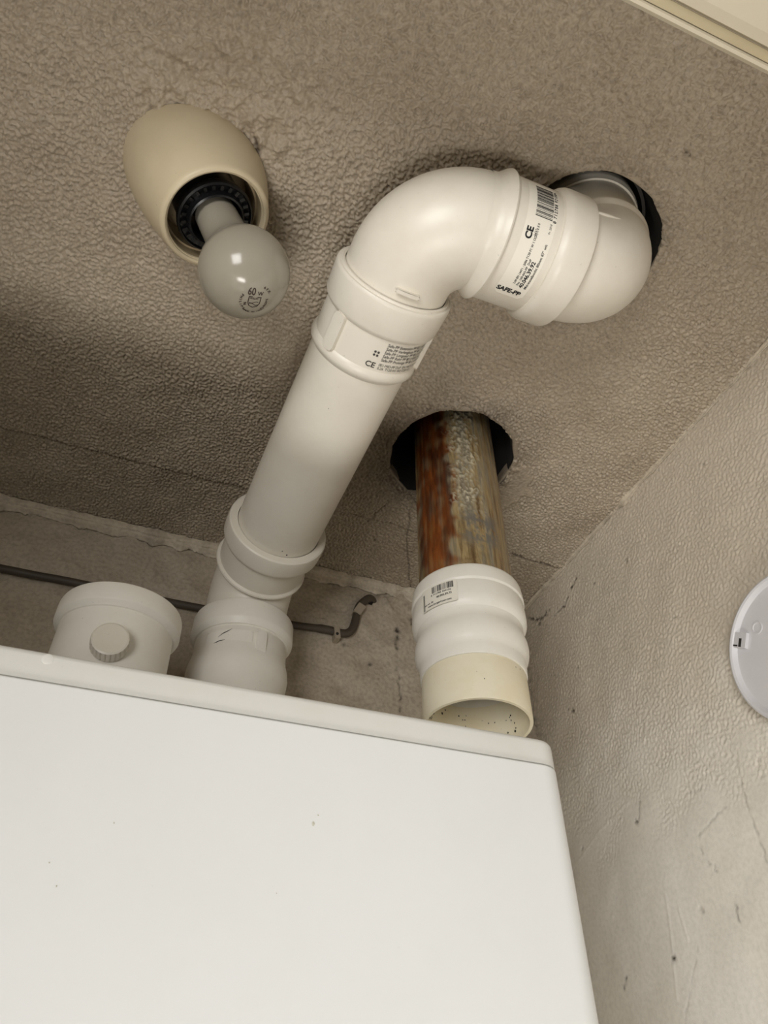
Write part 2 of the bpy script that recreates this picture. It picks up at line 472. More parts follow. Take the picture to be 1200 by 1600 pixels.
# ------------------------------------------------------------------ walls
def build_right_wall():
    cell = .0012
    ys = np.arange(.03, YB + .002, cell); zs = np.arange(-.02, ZC + .002, cell)
    ny, nz = len(ys), len(zs); Y, Z = np.meshgrid(ys, zs, indexing='ij')
    n = bandnoise(ny, nz, cell, .0048, .5, 11); n2 = bandnoise(ny, nz, cell, .0032, .35, 12); big = bandnoise(ny, nz, cell, .09, .6, 13)
    fl = bandnoise(ny, nz, cell, .012, .4, 14)
    # stippled upper band, trowelled smooth below
    up = smooth01((Z - (.19 + .02 * big + .10 * (Y - .4))) / .10)
    h = (np.tanh(n) * .00048 + n2 * .00022) * (.05 + .95 * up) + big * .00025 + np.clip(fl - 2.1, 0, 2) * .0003 * (1 - up)
    dirt = np.zeros_like(Y)
    def wp(px, py): p = on_x(px, py); return (p[1], p[2])
    cr = [([(1082, 1043), (1086, 1072), (1098, 1085)], 0), ]
    lines = [([(1133, 1260), (1110, 1285), (1089, 1310), (1100, 1340), (1122, 1362)], .0008, .28),
             ([(1150, 1190), (1160, 1235), (1180, 1295), (1200, 1350)], .0009, .28),
             ([(1146, 1410), (1152, 1430), (1158, 1445)], .0010, .42), ([(1090, 1480), (1080, 1540), (1068, 1600)], .0007, .2),
             ([(902, 902), (890, 921), (893, 918)], .0012, .85), ([(887, 933), (882, 945), (872, 955)], .0013, .8),
             ([(858, 955), (848, 965), (835, 968), (822, 963)], .0018, .8), ([(1094, 1230), (1075, 1240)], .0007, .3),
             ([(980, 1530), (976, 1545)], .0012, .6), ([(1000, 1250), (998, 1285)], .0008, .5)]
    for i, (pts, w, k) in enumerate(lines):
        d = line_dist(Y, Z, jitter([wp(*p) for p in pts], 6, .0009, 40 + i))
        g = np.exp(-(d / w) ** 2) * np.clip(.75 + .5 * fl, 0, 1.2); dirt = np.maximum(dirt, k * g); h -= (.0012 if k > .7 else .0004) * g
    for px, py, r, k in ((1053, 1497, .0022, 1), (895, 1110, .0024, 1), (888, 1108, .0013, .8), (995, 1284, .0019, 1), (998, 1252, .0011, .7), (842, 974, .0026, .8),
                         (853, 957, .0024, .8), (928, 911, .0014, .8), (927, 883, .0011, .7), (903, 1043, .0014, .7), (897, 1020, .0010, .5), (908, 1145, .0014, .4), (925, 1265, .001, .4),
                         (1094, 1420, .0018, .35), (1098, 1424, .0012, .35), (978, 877, .0018, .6), (977, 873, .0014, .6), (1098, 725, .0012, .7), (1054, 965, .001, .6), (1022, 1032, .001, .4), (910, 1325, .0018, .5),
                         (1128, 700, .0012, .3), (870, 950, .0012, .8), (866, 962, .0012, .7), (912, 1068, .001, .4)):
        a, b = wp(px, py); g = np.exp(-((np.hypot(Y - a, (Z - b) * 1.1) + .0004 * n) / r) ** 2); dirt = np.maximum(dirt, k * g); h -= .001 * g
    # pale drip line above the lower spot
    for pts, w in (([(1040, 1400), (1046, 1440), (1052, 1492), (1058, 1560)], .0014), ([(1060, 1420), (1075, 1470)], .001), ([(905, 1345), (935, 1300), (985, 1250)], .0008), ([(1010, 1125), (1006, 1160)], .0016), ([(945, 1180), (940, 1200)], .0016), ([(970, 1185), (968, 1205)], .0016)):
        d = line_dist(Y, Z, [wp(*p) for p in pts]); h += .00035 * np.exp(-(d / w) ** 2)
    # darker band along the corner
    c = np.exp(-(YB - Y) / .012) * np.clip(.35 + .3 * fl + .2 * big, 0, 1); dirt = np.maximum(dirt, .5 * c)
    v = np.stack([XW - h, Y, Z], -1).reshape(-1, 3); f = grid_faces(ny, nz)
    m = len(v)
    v = np.vstack([v, [(XW, .03, ZF), (XW, YB, ZF), (XW, YB, -.02), (XW, .03, -.02)]])
    return v, np.vstack([f[:, ::-1], [[m + 3, m + 2, m + 1, m]]]), {'dirt': np.concatenate([np.clip(dirt, 0, 1).ravel(), np.zeros(4)]), 'upper_tone': np.concatenate([smooth01((Z - (.16 + .010 * big + .10 * (Y - .4))) / .24).ravel(), np.zeros(4)])}  # wall colour shifts to taupe towards the top
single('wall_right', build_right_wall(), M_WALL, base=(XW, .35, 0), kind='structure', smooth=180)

def build_back_wall():
    cell = .0017
    xs = np.arange(-.26, XW + .002, cell); zs = np.arange(.26, ZC + .002, cell)
    nx, nz = len(xs), len(zs); X, Z = np.meshgrid(xs, zs, indexing='ij')
    n = bandnoise(nx, nz, cell, .0058, .3, 21); big = bandnoise(nx, nz, cell, .07, .6, 22); fl = bandnoise(nx, nz, cell, .012, .4, 23)
    h = np.tanh(n) * .00030 + big * .0009 + np.clip(fl - 1.2, 0, 2) * .0006
    dirt = np.zeros_like(X)
    def wp(px, py): p = on_y(px, py); return (p[0], p[2])
    for i, (pts, w, k) in enumerate([([(621, 982), (619, 1000), (620, 1013)], .0022, .85), ([(620, 1020), (622, 1060), (626, 1085), (626, 1112)], .0011, .6),
                                     ([(644, 965), (643, 975)], .0016, .6), ([(828, 1050), (832, 1080), (838, 1120), (842, 1150)], .0022, .8), ([(660, 965), (680, 958), (700, 960)], .0015, .5)]):
        d = line_dist(X, Z, jitter([wp(*p) for p in pts], 7, .0010, 60 + i)); g = np.exp(-(d / w) ** 2) * np.clip(.8 + .5 * fl, 0, 1.2); dirt = np.maximum(dirt, k * g); h -= .0015 * g
    for px, py, r, k in ((537, 1008, .0022, .8), (543, 1010, .0014, .5), (578, 1038, .0022, .95), (591, 1061, .0013, .6), (640, 1000, .0013, .5), (633, 945, .002, .4), (834, 1124, .003, .9), (590, 930, .004, .5)):
        a, b = wp(px, py); g = np.exp(-(np.hypot(X - a, Z - b) / r) ** 2); dirt = np.maximum(dirt, k * g)
    for pts, w in (([(602, 935), (606, 948), (611, 952)], .0026), ([(616, 936), (610, 944)], .0022), ([(655, 950), (640, 955)], .002)):
        d = line_dist(X, Z, [wp(*p) for p in pts]); h += .0026 * np.exp(-(d / w) ** 2)
    v = np.stack([X, YB - h, Z], -1).reshape(-1, 3); f = grid_faces(nx, nz); m = len(v)
    v = np.vstack([v, [(XL, YB, ZF), (XW, YB, ZF), (XW, YB, .26), (XL, YB, .26), (XL, YB, ZC), (-.26, YB, ZC), (-.26, YB, .26)]])
    return v, np.vstack([f, [[m, m + 1, m + 2, m + 3], [m + 3, m + 6, m + 5, m + 4]]]), {'dirt': np.concatenate([np.clip(dirt, 0, 1).ravel(), np.zeros(7)])}
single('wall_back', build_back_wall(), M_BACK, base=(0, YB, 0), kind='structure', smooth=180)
single('wall_left', box(XL - .05, XL, -.1, YB, ZF, ZC + .26), M_WALL, kind='structure', smooth=0)
single('floor', box(XL - 1.2, XW + 1.2, -3.0, YB, ZF - .05, ZF), M_FLOOR, kind='structure', smooth=0)

# filler beads where ceiling and walls meet
def bead(p0, p1, up, side, w, hgt, n, seed, lump):
    r = np.random.default_rng(seed); p0 = V(*p0); p1 = V(*p1); vs = []; K = 9
    a = np.interp(np.linspace(0, 1, n), np.linspace(0, 1, n // 4), r.normal(size=n // 4)); b = np.interp(np.linspace(0, 1, n), np.linspace(0, 1, n // 3), r.normal(size=n // 3))
    for i in range(n):
        c = p0 + (p1 - p0) * i / (n - 1)
        for k in range(K):
            t = k / (K - 1) * math.pi / 2; wob = 1 + lump * a[i] + .5 * lump * b[(i * 3 + k * 7) % n]
            q = .60 + .40 * abs(math.cos(2 * t)) ** .8
            vs.append(c + np.array(side) * w * wob * q * math.cos(t) + np.array(up) * hgt * wob * q * math.sin(t))
        vs.append(c)
    if hgt < .01:
        vs = np.array(vs).reshape(n, K + 1, 3); m = np.exp(-((np.linspace(0, 1, n) - .64) / .045) ** 2) * np.clip(.6 + .8 * a, 0, 2)
        m = m - 0.0; vs = (p0 + (p1 - p0) * (np.arange(n) / (n - 1))[:, None])[:, None] + (vs - (p0 + (p1 - p0) * (np.arange(n) / (n - 1))[:, None])[:, None]) * (1 + .6 * m)[:, None, None]
        vs = vs.reshape(-1, 3)
    K += 1; fs = [[i * K + k, (i + 1) * K + k, (i + 1) * K + k + 1, i * K + k + 1] for i in range(n - 1) for k in range(K - 1)]
    v = np.array(vs); return v, fs, {'dirt': np.clip(np.repeat(b, K) * .12 + np.tile(np.r_[np.zeros(K - 4), .3, .2, .1, .1], n) * .6, 0, .6)}
single('trim_1', bead((-.26, YB - .0005, ZC + .001), (XW, YB - .0005, ZC + .001), (0, 0, -1), (0, -1, 0), .006, .0155, 300, 3, .15), M_TRIM, kind='structure', smooth=180)
single('trim_2', bead((XW - .0003, .03, ZC + .001), (XW - .0003, YB, ZC + .001), (0, 0, -1), (-1, 0, 0), .0032, .0042, 260, 4, .16), M_TRIM, kind='structure', smooth=180)

# head of the door frame, just above the camera
def prism_x(prof, x0, x1):
    n = len(prof); v = [(x0, y, z) for y, z in prof] + [(x1, y, z) for y, z in prof]
    return np.array(v), [[i, (i + 1) % n, n + (i + 1) % n, n + i] for i in range(n)] + [list(range(n))[::-1], list(range(n, 2 * n))]
lz = .40
lint = single('trim_3', prism_x([(.044, ZC + .26), (.044, lz + .002), (.0425, lz), (.0410, lz), (.0402, lz + .004), (.0355, lz + .004), (.0345, lz + .001), (.030, lz), (-.10, lz), (-.10, ZC + .26)], XL, XW), M_FRAME, kind='structure', smooth=0)
part('seal_strip', box(XL, XW, .0358, .0400, lz + .0025, lz + .0041), M_GROOVE, lint, 0)

# ------------------------------------------------------------------ boiler
BX0, BX1, BYF, BZT = -.2215, .2290, .320, .178
def casing(x0, x1, y0, y1, z0, z1, r, rt):
    """box with rounded vertical front edges and a softly rounded front top edge"""
    def ring(z, inset):
        pts = []
        rr = max(r - inset, .0005)
        for cx, a0, sx in ((x0 + r, 180, -1), (x1 - r, 270, 1)):
            for k in range(9):
                t = math.radians(a0 + 90 * k / 8); pts.append((cx + rr * math.cos(t), y0 + r + rr * math.sin(t), z))
        pts += [(x1 - inset, y1, z), (x0 + inset, y1, z)]
        return pts
    rows = [ring(z0, 0)]
    for k in range(7):
        t = k / 6 * math.pi / 2; rows.append(ring(z1 - rt + rt * math.sin(t), rt * (1 - math.cos(t))))
    n = len(rows[0]); v = np.array([p for q in rows for p in q])
    f = [[i * n + k, i * n + (k + 1) % n, (i + 1) * n + (k + 1) % n, (i + 1) * n + k] for i in range(len(rows) - 1) for k in range(n)]
    f += [list(range(n))[::-1], [(len(rows) - 1) * n + k for k in range(n)]]
    return v, f
boiler = thing('wall_boiler', 'large white enamel boiler below the flue pipes, front filling the bottom of the picture', 'boiler', ((BX0 + BX1) / 2, .5, -.52))
seam_z = .1632
part('casing', casing(BX0, BX1, BYF, YB - .006, seam_z, BZT, .012, .0035), M_BOILER2, boiler, 30, 'greyish white top casing strip')
M_TOP = plastic('dark_bounce_panel', srgb(112, 107, 98), srgb(96, 91, 83), .6, .3)  # dark panel added on the unseen top to lessen bounce onto the ceiling
part('bounce_cut_panel', box(BX0 + .012, BX1 - .012, BYF + .012, YB - .010, BZT - .001, BZT + .0006), M_TOP, boiler, 0, 'dark grey panel added on the unseen top to cut bounced light')
part('rear_casing', box(BX0 + .004, BX1 - .004, BYF + .03, YB - .006, -.52, seam_z), M_BOILER2, boiler, 0)
fc = part('front_cover', casing(BX0 - .0005, BX1 + .0005, BYF - .0012, BYF + .30, -.52, seam_z - .0007, .014, .0012), M_BOILER, boiler, 30, 'plain white front cover')
# tiny chips and a moulded pip
def flake(c, nrm, r, seed):
    q = np.random.default_rng(seed); k = 9; d, e1, e2 = frame(nrm)
    v = [np.array(c) + d * .0003] + [np.array(c) + r * (.7 + .5 * q.random()) * (math.cos(2 * math.pi * i / k) * e1 + .8 * math.sin(2 * math.pi * i / k) * e2) + d * .0001 for i in range(k)]
    return np.array(v), [[0, 1 + i, 1 + (i + 1) % k] for i in range(k)]
yf = BYF - .0012
CH = NT('chipped_enamel').set(srgb(205, 203, 188), .7)
for i, (px, py, r) in enumerate(((489, 1287, .0010), (497, 1274, .0004), (178, 1286, .0004), (77, 1348, .0004), (88, 1385, .0004), (432, 1396, .0003))):
    c = on_y(px, py, yf); part('enamel_chip', flake((c[0], c[1], c[2]), (0, -1, 0), r, i), CH, fc, 0)
c = on_y(75, 1028, BYF); part('rivet', lathe((c[0], BYF + .0006, c[2] - .0006), (0, -1, 0), [(0, .0026), (.0007, .0025), (.0008, .0021), (.0008, 0)], 24), M_BOILER2, boiler, 60)

# ------------------------------------------------------------------ white flue run
PR = .039
MR = .040
A0 = V(.0957, .609, .4453); B0 = V(.1158, .2030, .4858); C0 = V(.2592, .2030, .4858)
def unit(v): return v / np.linalg.norm(v)
d_up = V(0, 0, 1); d_run = unit(B0 - A0); d_x = unit(C0 - B0)

def socket_profile(s0, wall=.0035, bead=.0446, tube=.0418, collar=.0463, body=PR, L=.036, Lc=.024, flare=0):
    p = [(s0 - .004, body), (s0 - .0006, body), (s0 - .0002, tube + .0010), (s0 + .0010, bead - .0004), (s0 + .0024, bead), (s0 + .0038, bead - .0005), (s0 + .0048, tube + .0006), (s0 + .0052, tube), (s0 + .010, tube)]
    if flare: p = [(s0 - flare - .004, body), (s0 - flare, body + .0001), (s0 - flare * .6, body + .0008), (s0 - flare * .2, body + .0030), (s0 + .0015, bead - .0004), (s0 + .0026, bead), (s0 + .0038, bead - .0005), (s0 + .0045, tube + .0006), (s0 + .0048, tube), (s0 + .010, tube)]
    if bead - body < .003: p = [(s0 - .005, body), (s0 - .001, body + .0003), (s0 + .002, bead), (s0 + .006, bead - .0003), (s0 + .010, tube)]
    e = s0 + L
    p += [(e - .002, tube), (e, tube), (e + .0003, tube + .0014), (e + .0025, collar - .0012), (e + .0045, collar - .0003), (e + .007, collar), (e + Lc - .003, collar), (e + Lc - .001, collar - .0006), (e + Lc, collar - .0020), (e + Lc, PR + .0006), (e + Lc - .012, PR + .0004)]
    return p
def elbow(name, label, corner, din, dout, rb, lead, mat, group, L=.036, Lc=.024, **kw):
    """plastic elbow: spigot, tight bend, bead, socket tube and thick collar"""
    th = math.acos(np.clip(din @ dout, -1, 1)); tl = rb * math.tan(th / 2)
    t = thing(name, label, 'pipe elbow', corner, group)
    p0 = corner - din * tl; nrm = unit(dout - (dout @ din) * din); cen = p0 + nrm * rb
    pts = [p0 - din * lead] + [cen + rb * (-nrm * math.cos(a) + din * math.sin(a)) for a in np.linspace(0, th, 22)] + [corner + dout * (tl + .003)]
    part('bend', sweep(pts, [PR - .0002] + [PR + .0006 * math.sin(math.pi * i / 21) for i in range(22)] + [PR], 72), mat, t, 50)
    sk = part('socket', lathe(corner, dout, socket_profile(tl, L=L, Lc=Lc, **kw), 80), mat, t, 32)
    return t, sk, tl
GRP = 'white plastic flue fittings'
# boiler outlet socket
ro = V(A0[0], A0[1], BZT)
riser = thing('boiler_outlet_socket', 'white flue socket standing upright on the boiler, scratched, below the lower elbow', 'pipe socket', ro, GRP)
zt = .4020 - BZT
rp = [(0, .0434), (.10, .0434), (.142, .0434), (.150, .0440), (.156, .0456), (.164, .0463), (.171, .0456), (.178, .0438), (.184, .0430), (zt - .0285, .0430), (zt - .0275, .0424), (zt - .0262, .0424), (zt - .0260, .0442), (zt - .0248, .0448), (zt - .0215, .0476), (zt - .0195, .0480), (zt - .003, .0478), (zt - .001, .0470), (zt, .0454), (zt, PR + .0005), (zt - .012, PR + .0004)]
rb_ = part('socket_body', lathe(ro, d_up, rp, 80, ref=(0, -1, 0)), M_PVC2, riser, 32)
fnr = lambda r, ang: cyl_map(ro + d_up * (zt - .040), d_up, r, (math.sin(math.radians(ang)), -math.cos(math.radians(ang)), 0), False)
def cyl_map_v(O, r, ang):
    """upright cylinder: text right = round the tube (seen from outside), up = z"""
    a0 = math.radians(ang)
    return lambda u, v: np.array(O) + V(r * math.sin(a0 + u / r), -r * math.cos(a0 + u / r), v)
def thick_patch(fn0, w, h, rad, raise_):
    """raised pad with its own edge"""
    v0, f0 = patch(lambda u, v: fn0(u, v, raise_), w, h, rad, 8)
    out = rounded_rect(w, h, rad, 5); n = len(out)
    v1 = np.array([fn0(u, v, raise_) for u, v in out] + [fn0(u * 1.06, v * 1.02, -.0004) for u, v in out])
    f1 = [[i, (i + 1) % n, n + (i + 1) % n, n + i] for i in range(n)]
    return join((v0, f0), (v1, f1))
def rpad(O, r, ang):
    return lambda u, v, h: cyl_map_v(O, r + h, ang)(u * (r / (r + h)), v)
zz = BZT + zt
part('raised_rib', thick_patch(rpad((ro[0], ro[1], zz - .047), .0430, 14), .0100, .034, .004, .0022), M_PVC2, rb_, 30)
part('raised_panel', thick_patch(rpad((ro[0], ro[1], zz - .045), .0430, -26), .044, .024, .0015, .0006), M_PVC2, rb_, 30)
def stroke(fn, pts, w):
    vs = []; n = len(pts)
    for i, (a, b) in enumerate(pts):
        ww = w * math.sin(math.pi * (i + .3) / (n - .4)); vs += [fn(a, b - ww), fn(a, b + ww)]
    return np.array(vs), [[2 * i, 2 * i + 2, 2 * i + 3, 2 * i + 1] for i in range(n - 1)]
for ang, z, pts in ((-30, zz - .036, [(-.006, -.004), (-.002, -.0008), (.002, .001), (.006, .0035)]), (-38, zz - .045, [(-.007, -.004), (-.003, -.001), (.002, .0008), (.007, .0012)]), (-26, zz - .053, [(-.003, -.0006), (0, .0004), (.003, .0004)])):
    part('scratch', stroke(cyl_map_v((ro[0], ro[1], z), .0438, ang), pts, .0005), M_MARK, rb_, 0)

# lower elbow
el1, sk1, tl1 = elbow('pipe_elbow', 'lower white plastic elbow, turning from the scratched boiler socket to the long pipe', A0, d_up, d_run, .0425, .012, M_PVC, GRP, L=.033, Lc=.0235, collar=.0474)
# long extension pipe with its own socket at the upper end
s_len = np.linalg.norm(B0 - A0)
e_start = A0 + d_run * (tl1 + .033 + .0235 - .010)
mouth = B0 - d_run * .0505
L_ext = (mouth - e_start) @ d_run
ext = thing('extension_pipe', 'long straight white plastic pipe running under the ceiling between the two elbows', 'pipe', (e_start + mouth) / 2, GRP)
part('tube', lathe(e_start, d_run, [(0, PR - .003), (0, PR), (L_ext - .07, PR), (L_ext - .064, PR)], 80), M_PVC, ext, 40)
m = L_ext
sp = [(m - .0665, PR), (m - .0655, .0398), (m - .0630, .0420), (m - .0605, .0428), (m - .0575, .0423), (m - .0557, .0412), (m - .0550, .0406), (m - .0285, .0406), (m - .0281, .0418), (m - .0262, .0434), (m - .0240, .0442), (m - .004, .0450), (m - .0022, .0447), (m - .0012, .0440), (m - .0010, .0430), (m - .0010, .0424), (m + .0006, .0421), (m + .0008, .0414), (m + .0002, PR + .0006), (m - .012, PR + .0004)]
es = part('socket', lathe(e_start, d_run, sp, 96), M_PVC, ext, 30)
def ext_map(s_from_mouth, ang, r):
    """ang 0 = straight down, positive toward +x; text right = toward +x, text up = toward the mouth"""
    a = math.radians(ang); e1 = V(math.sin(a), 0, -math.cos(a)); d = d_run; e1 = unit(e1 - (e1 @ d) * d); ex = unit(np.cross(d, e1))
    if ex[0] < 0: ex = -ex
    O = mouth - d * s_from_mouth
    return lambda u, v, h=0: O + d * v + (r + h) * (math.cos(u / r) * e1 + math.sin(u / r) * ex)
em = ext_map(.0420, -48, .0406)
part('locking_rib', thick_patch(lambda u, v, h: em(u, v, h), .0095, .0300, .0035, .0032), M_PVC, es, 30)
em2 = ext_map(.0420, 78, .0406)
part('locking_rib', thick_patch(lambda u, v, h: em2(u, v, h), .0095, .0300, .0035, .0032), M_PVC, es, 30)
for sm, an, r_, k in ((.2600, 12, .0009, 1), (.2560, 4, .0007, 2), (.10, -20, .0004, 3)):
    c = ext_map(sm, an, PR)(0, 0); ax_ = mouth - d_run * sm
    part('scuff', flake(c, c - ax_, r_, k), M_MARK if k == 1 else M_INK2, ext, 0)
lab = ext_map(.0425, 30, .0408)
lines = ['Safe-PP Extension PP 80 L=500 5mm', 'Safe-PP Verlengbuis PP 80 L=500 5mm', 'Safe-PP Longueur PP 80 L=500 5mm', 'Safe-PP Rohr PP 80 L=500 5mm', 'Safe-PP Prolunga PP 80 L=500 5mm']
gs = [move2d(text2d(s, .0034, .00002, squeeze=.90), -.016, .0095 - i * .0031) for i, s in enumerate(lines)]
gs += [move2d(text2d('001-MID-PP DoP  EN 14471:2013+A1', .0032, 0, squeeze=.86), -.016, -.0072), move2d(text2d('0.24  T120 H1 W2 O20 I E L', .0032, 0, squeeze=.86), -.016, -.0101)]
gs += [move2d(text2d('CE', .0062, .0001), -.0258, -.0098)]
for dx, dy in ((0, 0), (.0024, 0), (0, -.0026), (.0024, -.0026)):
    gs.append(move2d((np.array([(.0009 * math.cos(t), .0010 * math.sin(t)) for t in np.linspace(0, 2 * math.pi, 9)[:-1]]), [list(range(8))]), -.0225 + dx, .0030 + dy))
part('printed_label', wrap(join2d(*gs), lambda u, v: lab(u, v, .0002)), M_INK2, es, 0, 'dark printed lettering')

# upper elbow with the sticker
el2, sk2, tl2 = elbow('pipe_elbow', 'white plastic elbow with a barcode sticker at the top of the long pipe', B0, d_run, d_x, .0445, .022, M_PVC, GRP, L=.0385, Lc=.0245, flare=.0075)
SR = .0418
def el2_map(s, ang, r):
    """ang 0 = straight down, positive toward the camera side; text right = round the tube toward -y, text up = -x"""
    def fn(u, v, h=0):
        a = math.radians(ang) + u / r
        return B0 + d_x * (s - v) + (r + h) * V(0, -math.sin(a), -math.cos(a))
    return fn
s_lab = tl2 + .0225
stm = el2_map(s_lab, 36, SR)
stk = part('sticker', patch(lambda u, v: stm(u, v, .00015), .090, .0215, .003), M_STICK, sk2, 60, 'white paper barcode sticker')
ls = []
ls.append(move2d(barcode2d(.027, .0125, 5), .0130, -.0075))
ls.append(move2d(text2d('8 712788 921004', .0032, .00008, space=1.25), .0120, -.0103))
ls.append(move2d(text2d('CE', .0064, .00025), -.0030, .0040))
ls.append(move2d(text2d('0437', .0022), .0000, .0012))
ls.append(move2d(text2d('2.04 EN 14471 : 2006 T120 P1 W 1 O(20) L E E 0', .0022, .00004, squeeze=.92), -.0330, .0004))
ls.append(move2d(text2d('No. 160-665-PP  DoP', .0022, .00004), -.0335, -.0022))
ls.append(move2d(text2d('40.046.39.92', .0038, .00012), -.0345, -.0056))
ls.append(move2d(text2d('Mid-instelbocht 80mm 87° wit', .0026, .00004), -.0345, -.0086))
ls.append(move2d(text2d('Pr. 2018', .0020), .0040, -.0080))
ls.append(move2d(text2d('SAFE-PP', .0051, .00022), -.0414, .0100, -90))
part('sticker_print', wrap(join2d(*ls), lambda u, v: stm(u, v, .0003)), M_INK, stk, 0, 'black barcode and lettering')
# small moulded nib on the bend
nb = ext_map(-.0085, 2, PR)
part('moulded_nib', thick_patch(lambda u, v, h: nb(u, v, h), .0165, .0026, .001, .0036), M_PVC, el2, 30)

# elbow that turns up through the ceiling
el3, sk3, tl3 = elbow('pipe_elbow', 'white plastic elbow turning up into the round ceiling hole', C0, d_x, d_up, .0425, .004, M_PVC, GRP, L=.036, Lc=.024, bead=.0408, tube=.0394, collar=.0422)
# moulded rib on its inner side
def el3_pt(a, psi, h):
    a, psi = math.radians(a), math.radians(psi); rad = V(math.sin(a), 0, -math.cos(a))
    return C0 - V(tl3, 0, 0) + V(0, 0, tl3) + tl3 * rad + (PR + .0004 + h) * (V(0, -1, 0) * math.cos(psi) - rad * math.sin(psi))
part('moulded_rib', sweep([el3_pt(a, 10 - 1.3 * i, -.0002 + .0004 * math.sin(math.pi * i / 9)) for i, a in enumerate(np.linspace(4, 46, 10))], [.0011 * math.sin(math.pi * (i + .4) / 9.8) + .0002 for i in range(10)], 10, cap=True), M_PVC, el3, 60)
# dark ring standing in for the shaded pipe side inside the hole
dark_ring = thing('hole_shade_ring', 'dark grey ring standing in for the shaded pipe side inside the ceiling hole around the upper elbow', 'shade ring', (C0[0], C0[1], ZC + .03))
part('shade_ring', lathe((HOLES[1][0][0], HOLES[1][0][1], ZC + .035), d_up, [(0, .0560), (0, .0585), (.12, .0585), (.12, .0560), (0, .0560)], 64), M_SHADE_RING, dark_ring, 30)

# ------------------------------------------------------------------ capped air inlet on the boiler
cu = V(-.0140, .530, BZT)
cup = thing('air_inlet_socket', 'short wide white inlet socket on the boiler with a round ribbed test cap', 'pipe socket', cu, GRP)
ht = .336 - BZT
cp = [(0, .0440), (ht - .060, .0434), (ht - .0200, .0428), (ht - .0195, .0440), (ht - .0185, .0446), (ht - .0165, .0470), (ht - .0150, .0477), (ht - .003, .0474), (ht - .0008, .0467), (ht, .0450), (ht, .0415), (ht - .03, .0410), (ht - .09, .0405), (ht - .09, .001)]
cb = part('socket_body', lathe(cu, d_up, cp, 96, ref=(0, -1, 0)), M_PVC2, cup, 30)
ka = math.radians(-2); kd = V(math.sin(ka), -math.cos(ka), -.03)
kn = cu + V(0, 0, .2835 - BZT) + kd * .0405
kprof = [(0, .0095), (.004, .0095), (.004, .0128), (.0052, .0134), (.0125, .0132), (.0142, .0126), (.0148, .0114), (.0150, .0)]
kg = lathe(kn, kd, kprof, 96, ref=(0, 0, 1), rfun=lambda s, r, a: (r - .0009 * (np.cos(24 * a) > 0.2)) if .004 < s < .0141 and r > .011 else np.full_like(a, r))
part('test_cap', kg, M_PVC, cup, 25, 'round ribbed cap')
c = on_y(121, 1019, .487); part('speck', flake((c[0], cu[1] - .0428 * math.sqrt(1 - ((c[0] - cu[0]) / .0428) ** 2), c[2]), (c[0] - cu[0], -.04, 0), .0006, 3), M_MARK, cb, 0)

# ------------------------------------------------------------------ old metal flue with plastic adapter
mt, mb = V(.2620, .4580, .55), V(.2520, .4490, .24)
md = unit(mt - mb)
def metal_pipe():
    n, seg = 150, 180; zs = np.linspace(-.0, .2803, n); a = np.arange(seg) * 2 * math.pi / seg
    top = mt + md * .12; d, e1, e2 = frame(md, (0, -1, 0))
    A, S = np.meshgrid(a, zs, indexing='ij')
    ang = (A + math.pi) % (2 * math.pi) - math.pi            # 0 toward the camera, sign checked below
    sx = 1 if e2[0] > 0 else -1
    deg = np.degrees(ang) * sx + 30                               # positive = image right
    cn = bandnoise(seg, n, .0015, .0075, .8, 71); sn = bandnoise(seg, n, .0015, .03, .5, 72)
    st = np.repeat(bandnoise(seg, 4, .0015, .007, .6, 73)[:, :1], n, 1)
    ybot = (S / .292)                                         # 0 top, 1 bottom
    edge = -6 + 5 * sn
    rust = smooth01((edge - deg) / 10 + .5) * smooth01((deg + 84 + 6 * sn) / 26) * np.clip(.95 + .15 * sn + .1 * st, 0, 1)
    rust = np.maximum(rust, .30 * smooth01((deg - 38 + 4 * sn) / 14) * np.clip(.6 + .4 * st, 0, 1))
    rust = np.maximum(rust, .8 * np.exp(-(((deg + 12) / 14) ** 2 + ((ybot - .62) / .03) ** 2)))
    rust = np.maximum(rust, .75 * smooth01((ybot - .92) / .08) * smooth01((sn + .6) / 1.2))
    band = np.exp(-((deg - 14 + 4 * sn) / 17) ** 4)
    crust = band * smooth01((cn + .1) / .5) * smooth01((.78 - ybot) / .08)
    bare = smooth01((cn + sn + .4) / .8) * np.exp(-(((deg - 28) / 26) ** 4 + ((ybot - .80) / .07) ** 4))
    R = MR + .0006 * crust * (1 + .4 * cn) + .0003 * cn * band + .0002 * st
    O = mt + md * .10
    P = O - md * S[..., None] + R[..., None] * (np.cos(A)[..., None] * e1 + np.sin(A)[..., None] * e2)
    v = P.reshape(-1, 3); i, j = np.meshgrid(np.arange(seg), np.arange(n - 1), indexing='ij')
    f = np.stack([(i * n + j), (i * n + j + 1), (((i + 1) % seg) * n + j + 1), (((i + 1) % seg) * n + j)], -1).reshape(-1, 4)
    return v, f, {'rust': np.clip(rust, 0, 1).ravel(), 'crust': np.clip(crust, 0, 1).ravel(), 'bare': np.clip(bare, 0, .9).ravel()}
flue = thing('metal_flue_pipe', 'rusty old metal flue pipe coming down out of the dark ceiling hole', 'pipe', mt)
part('pipe_wall', metal_pipe(), M_RUST, flue, 180)

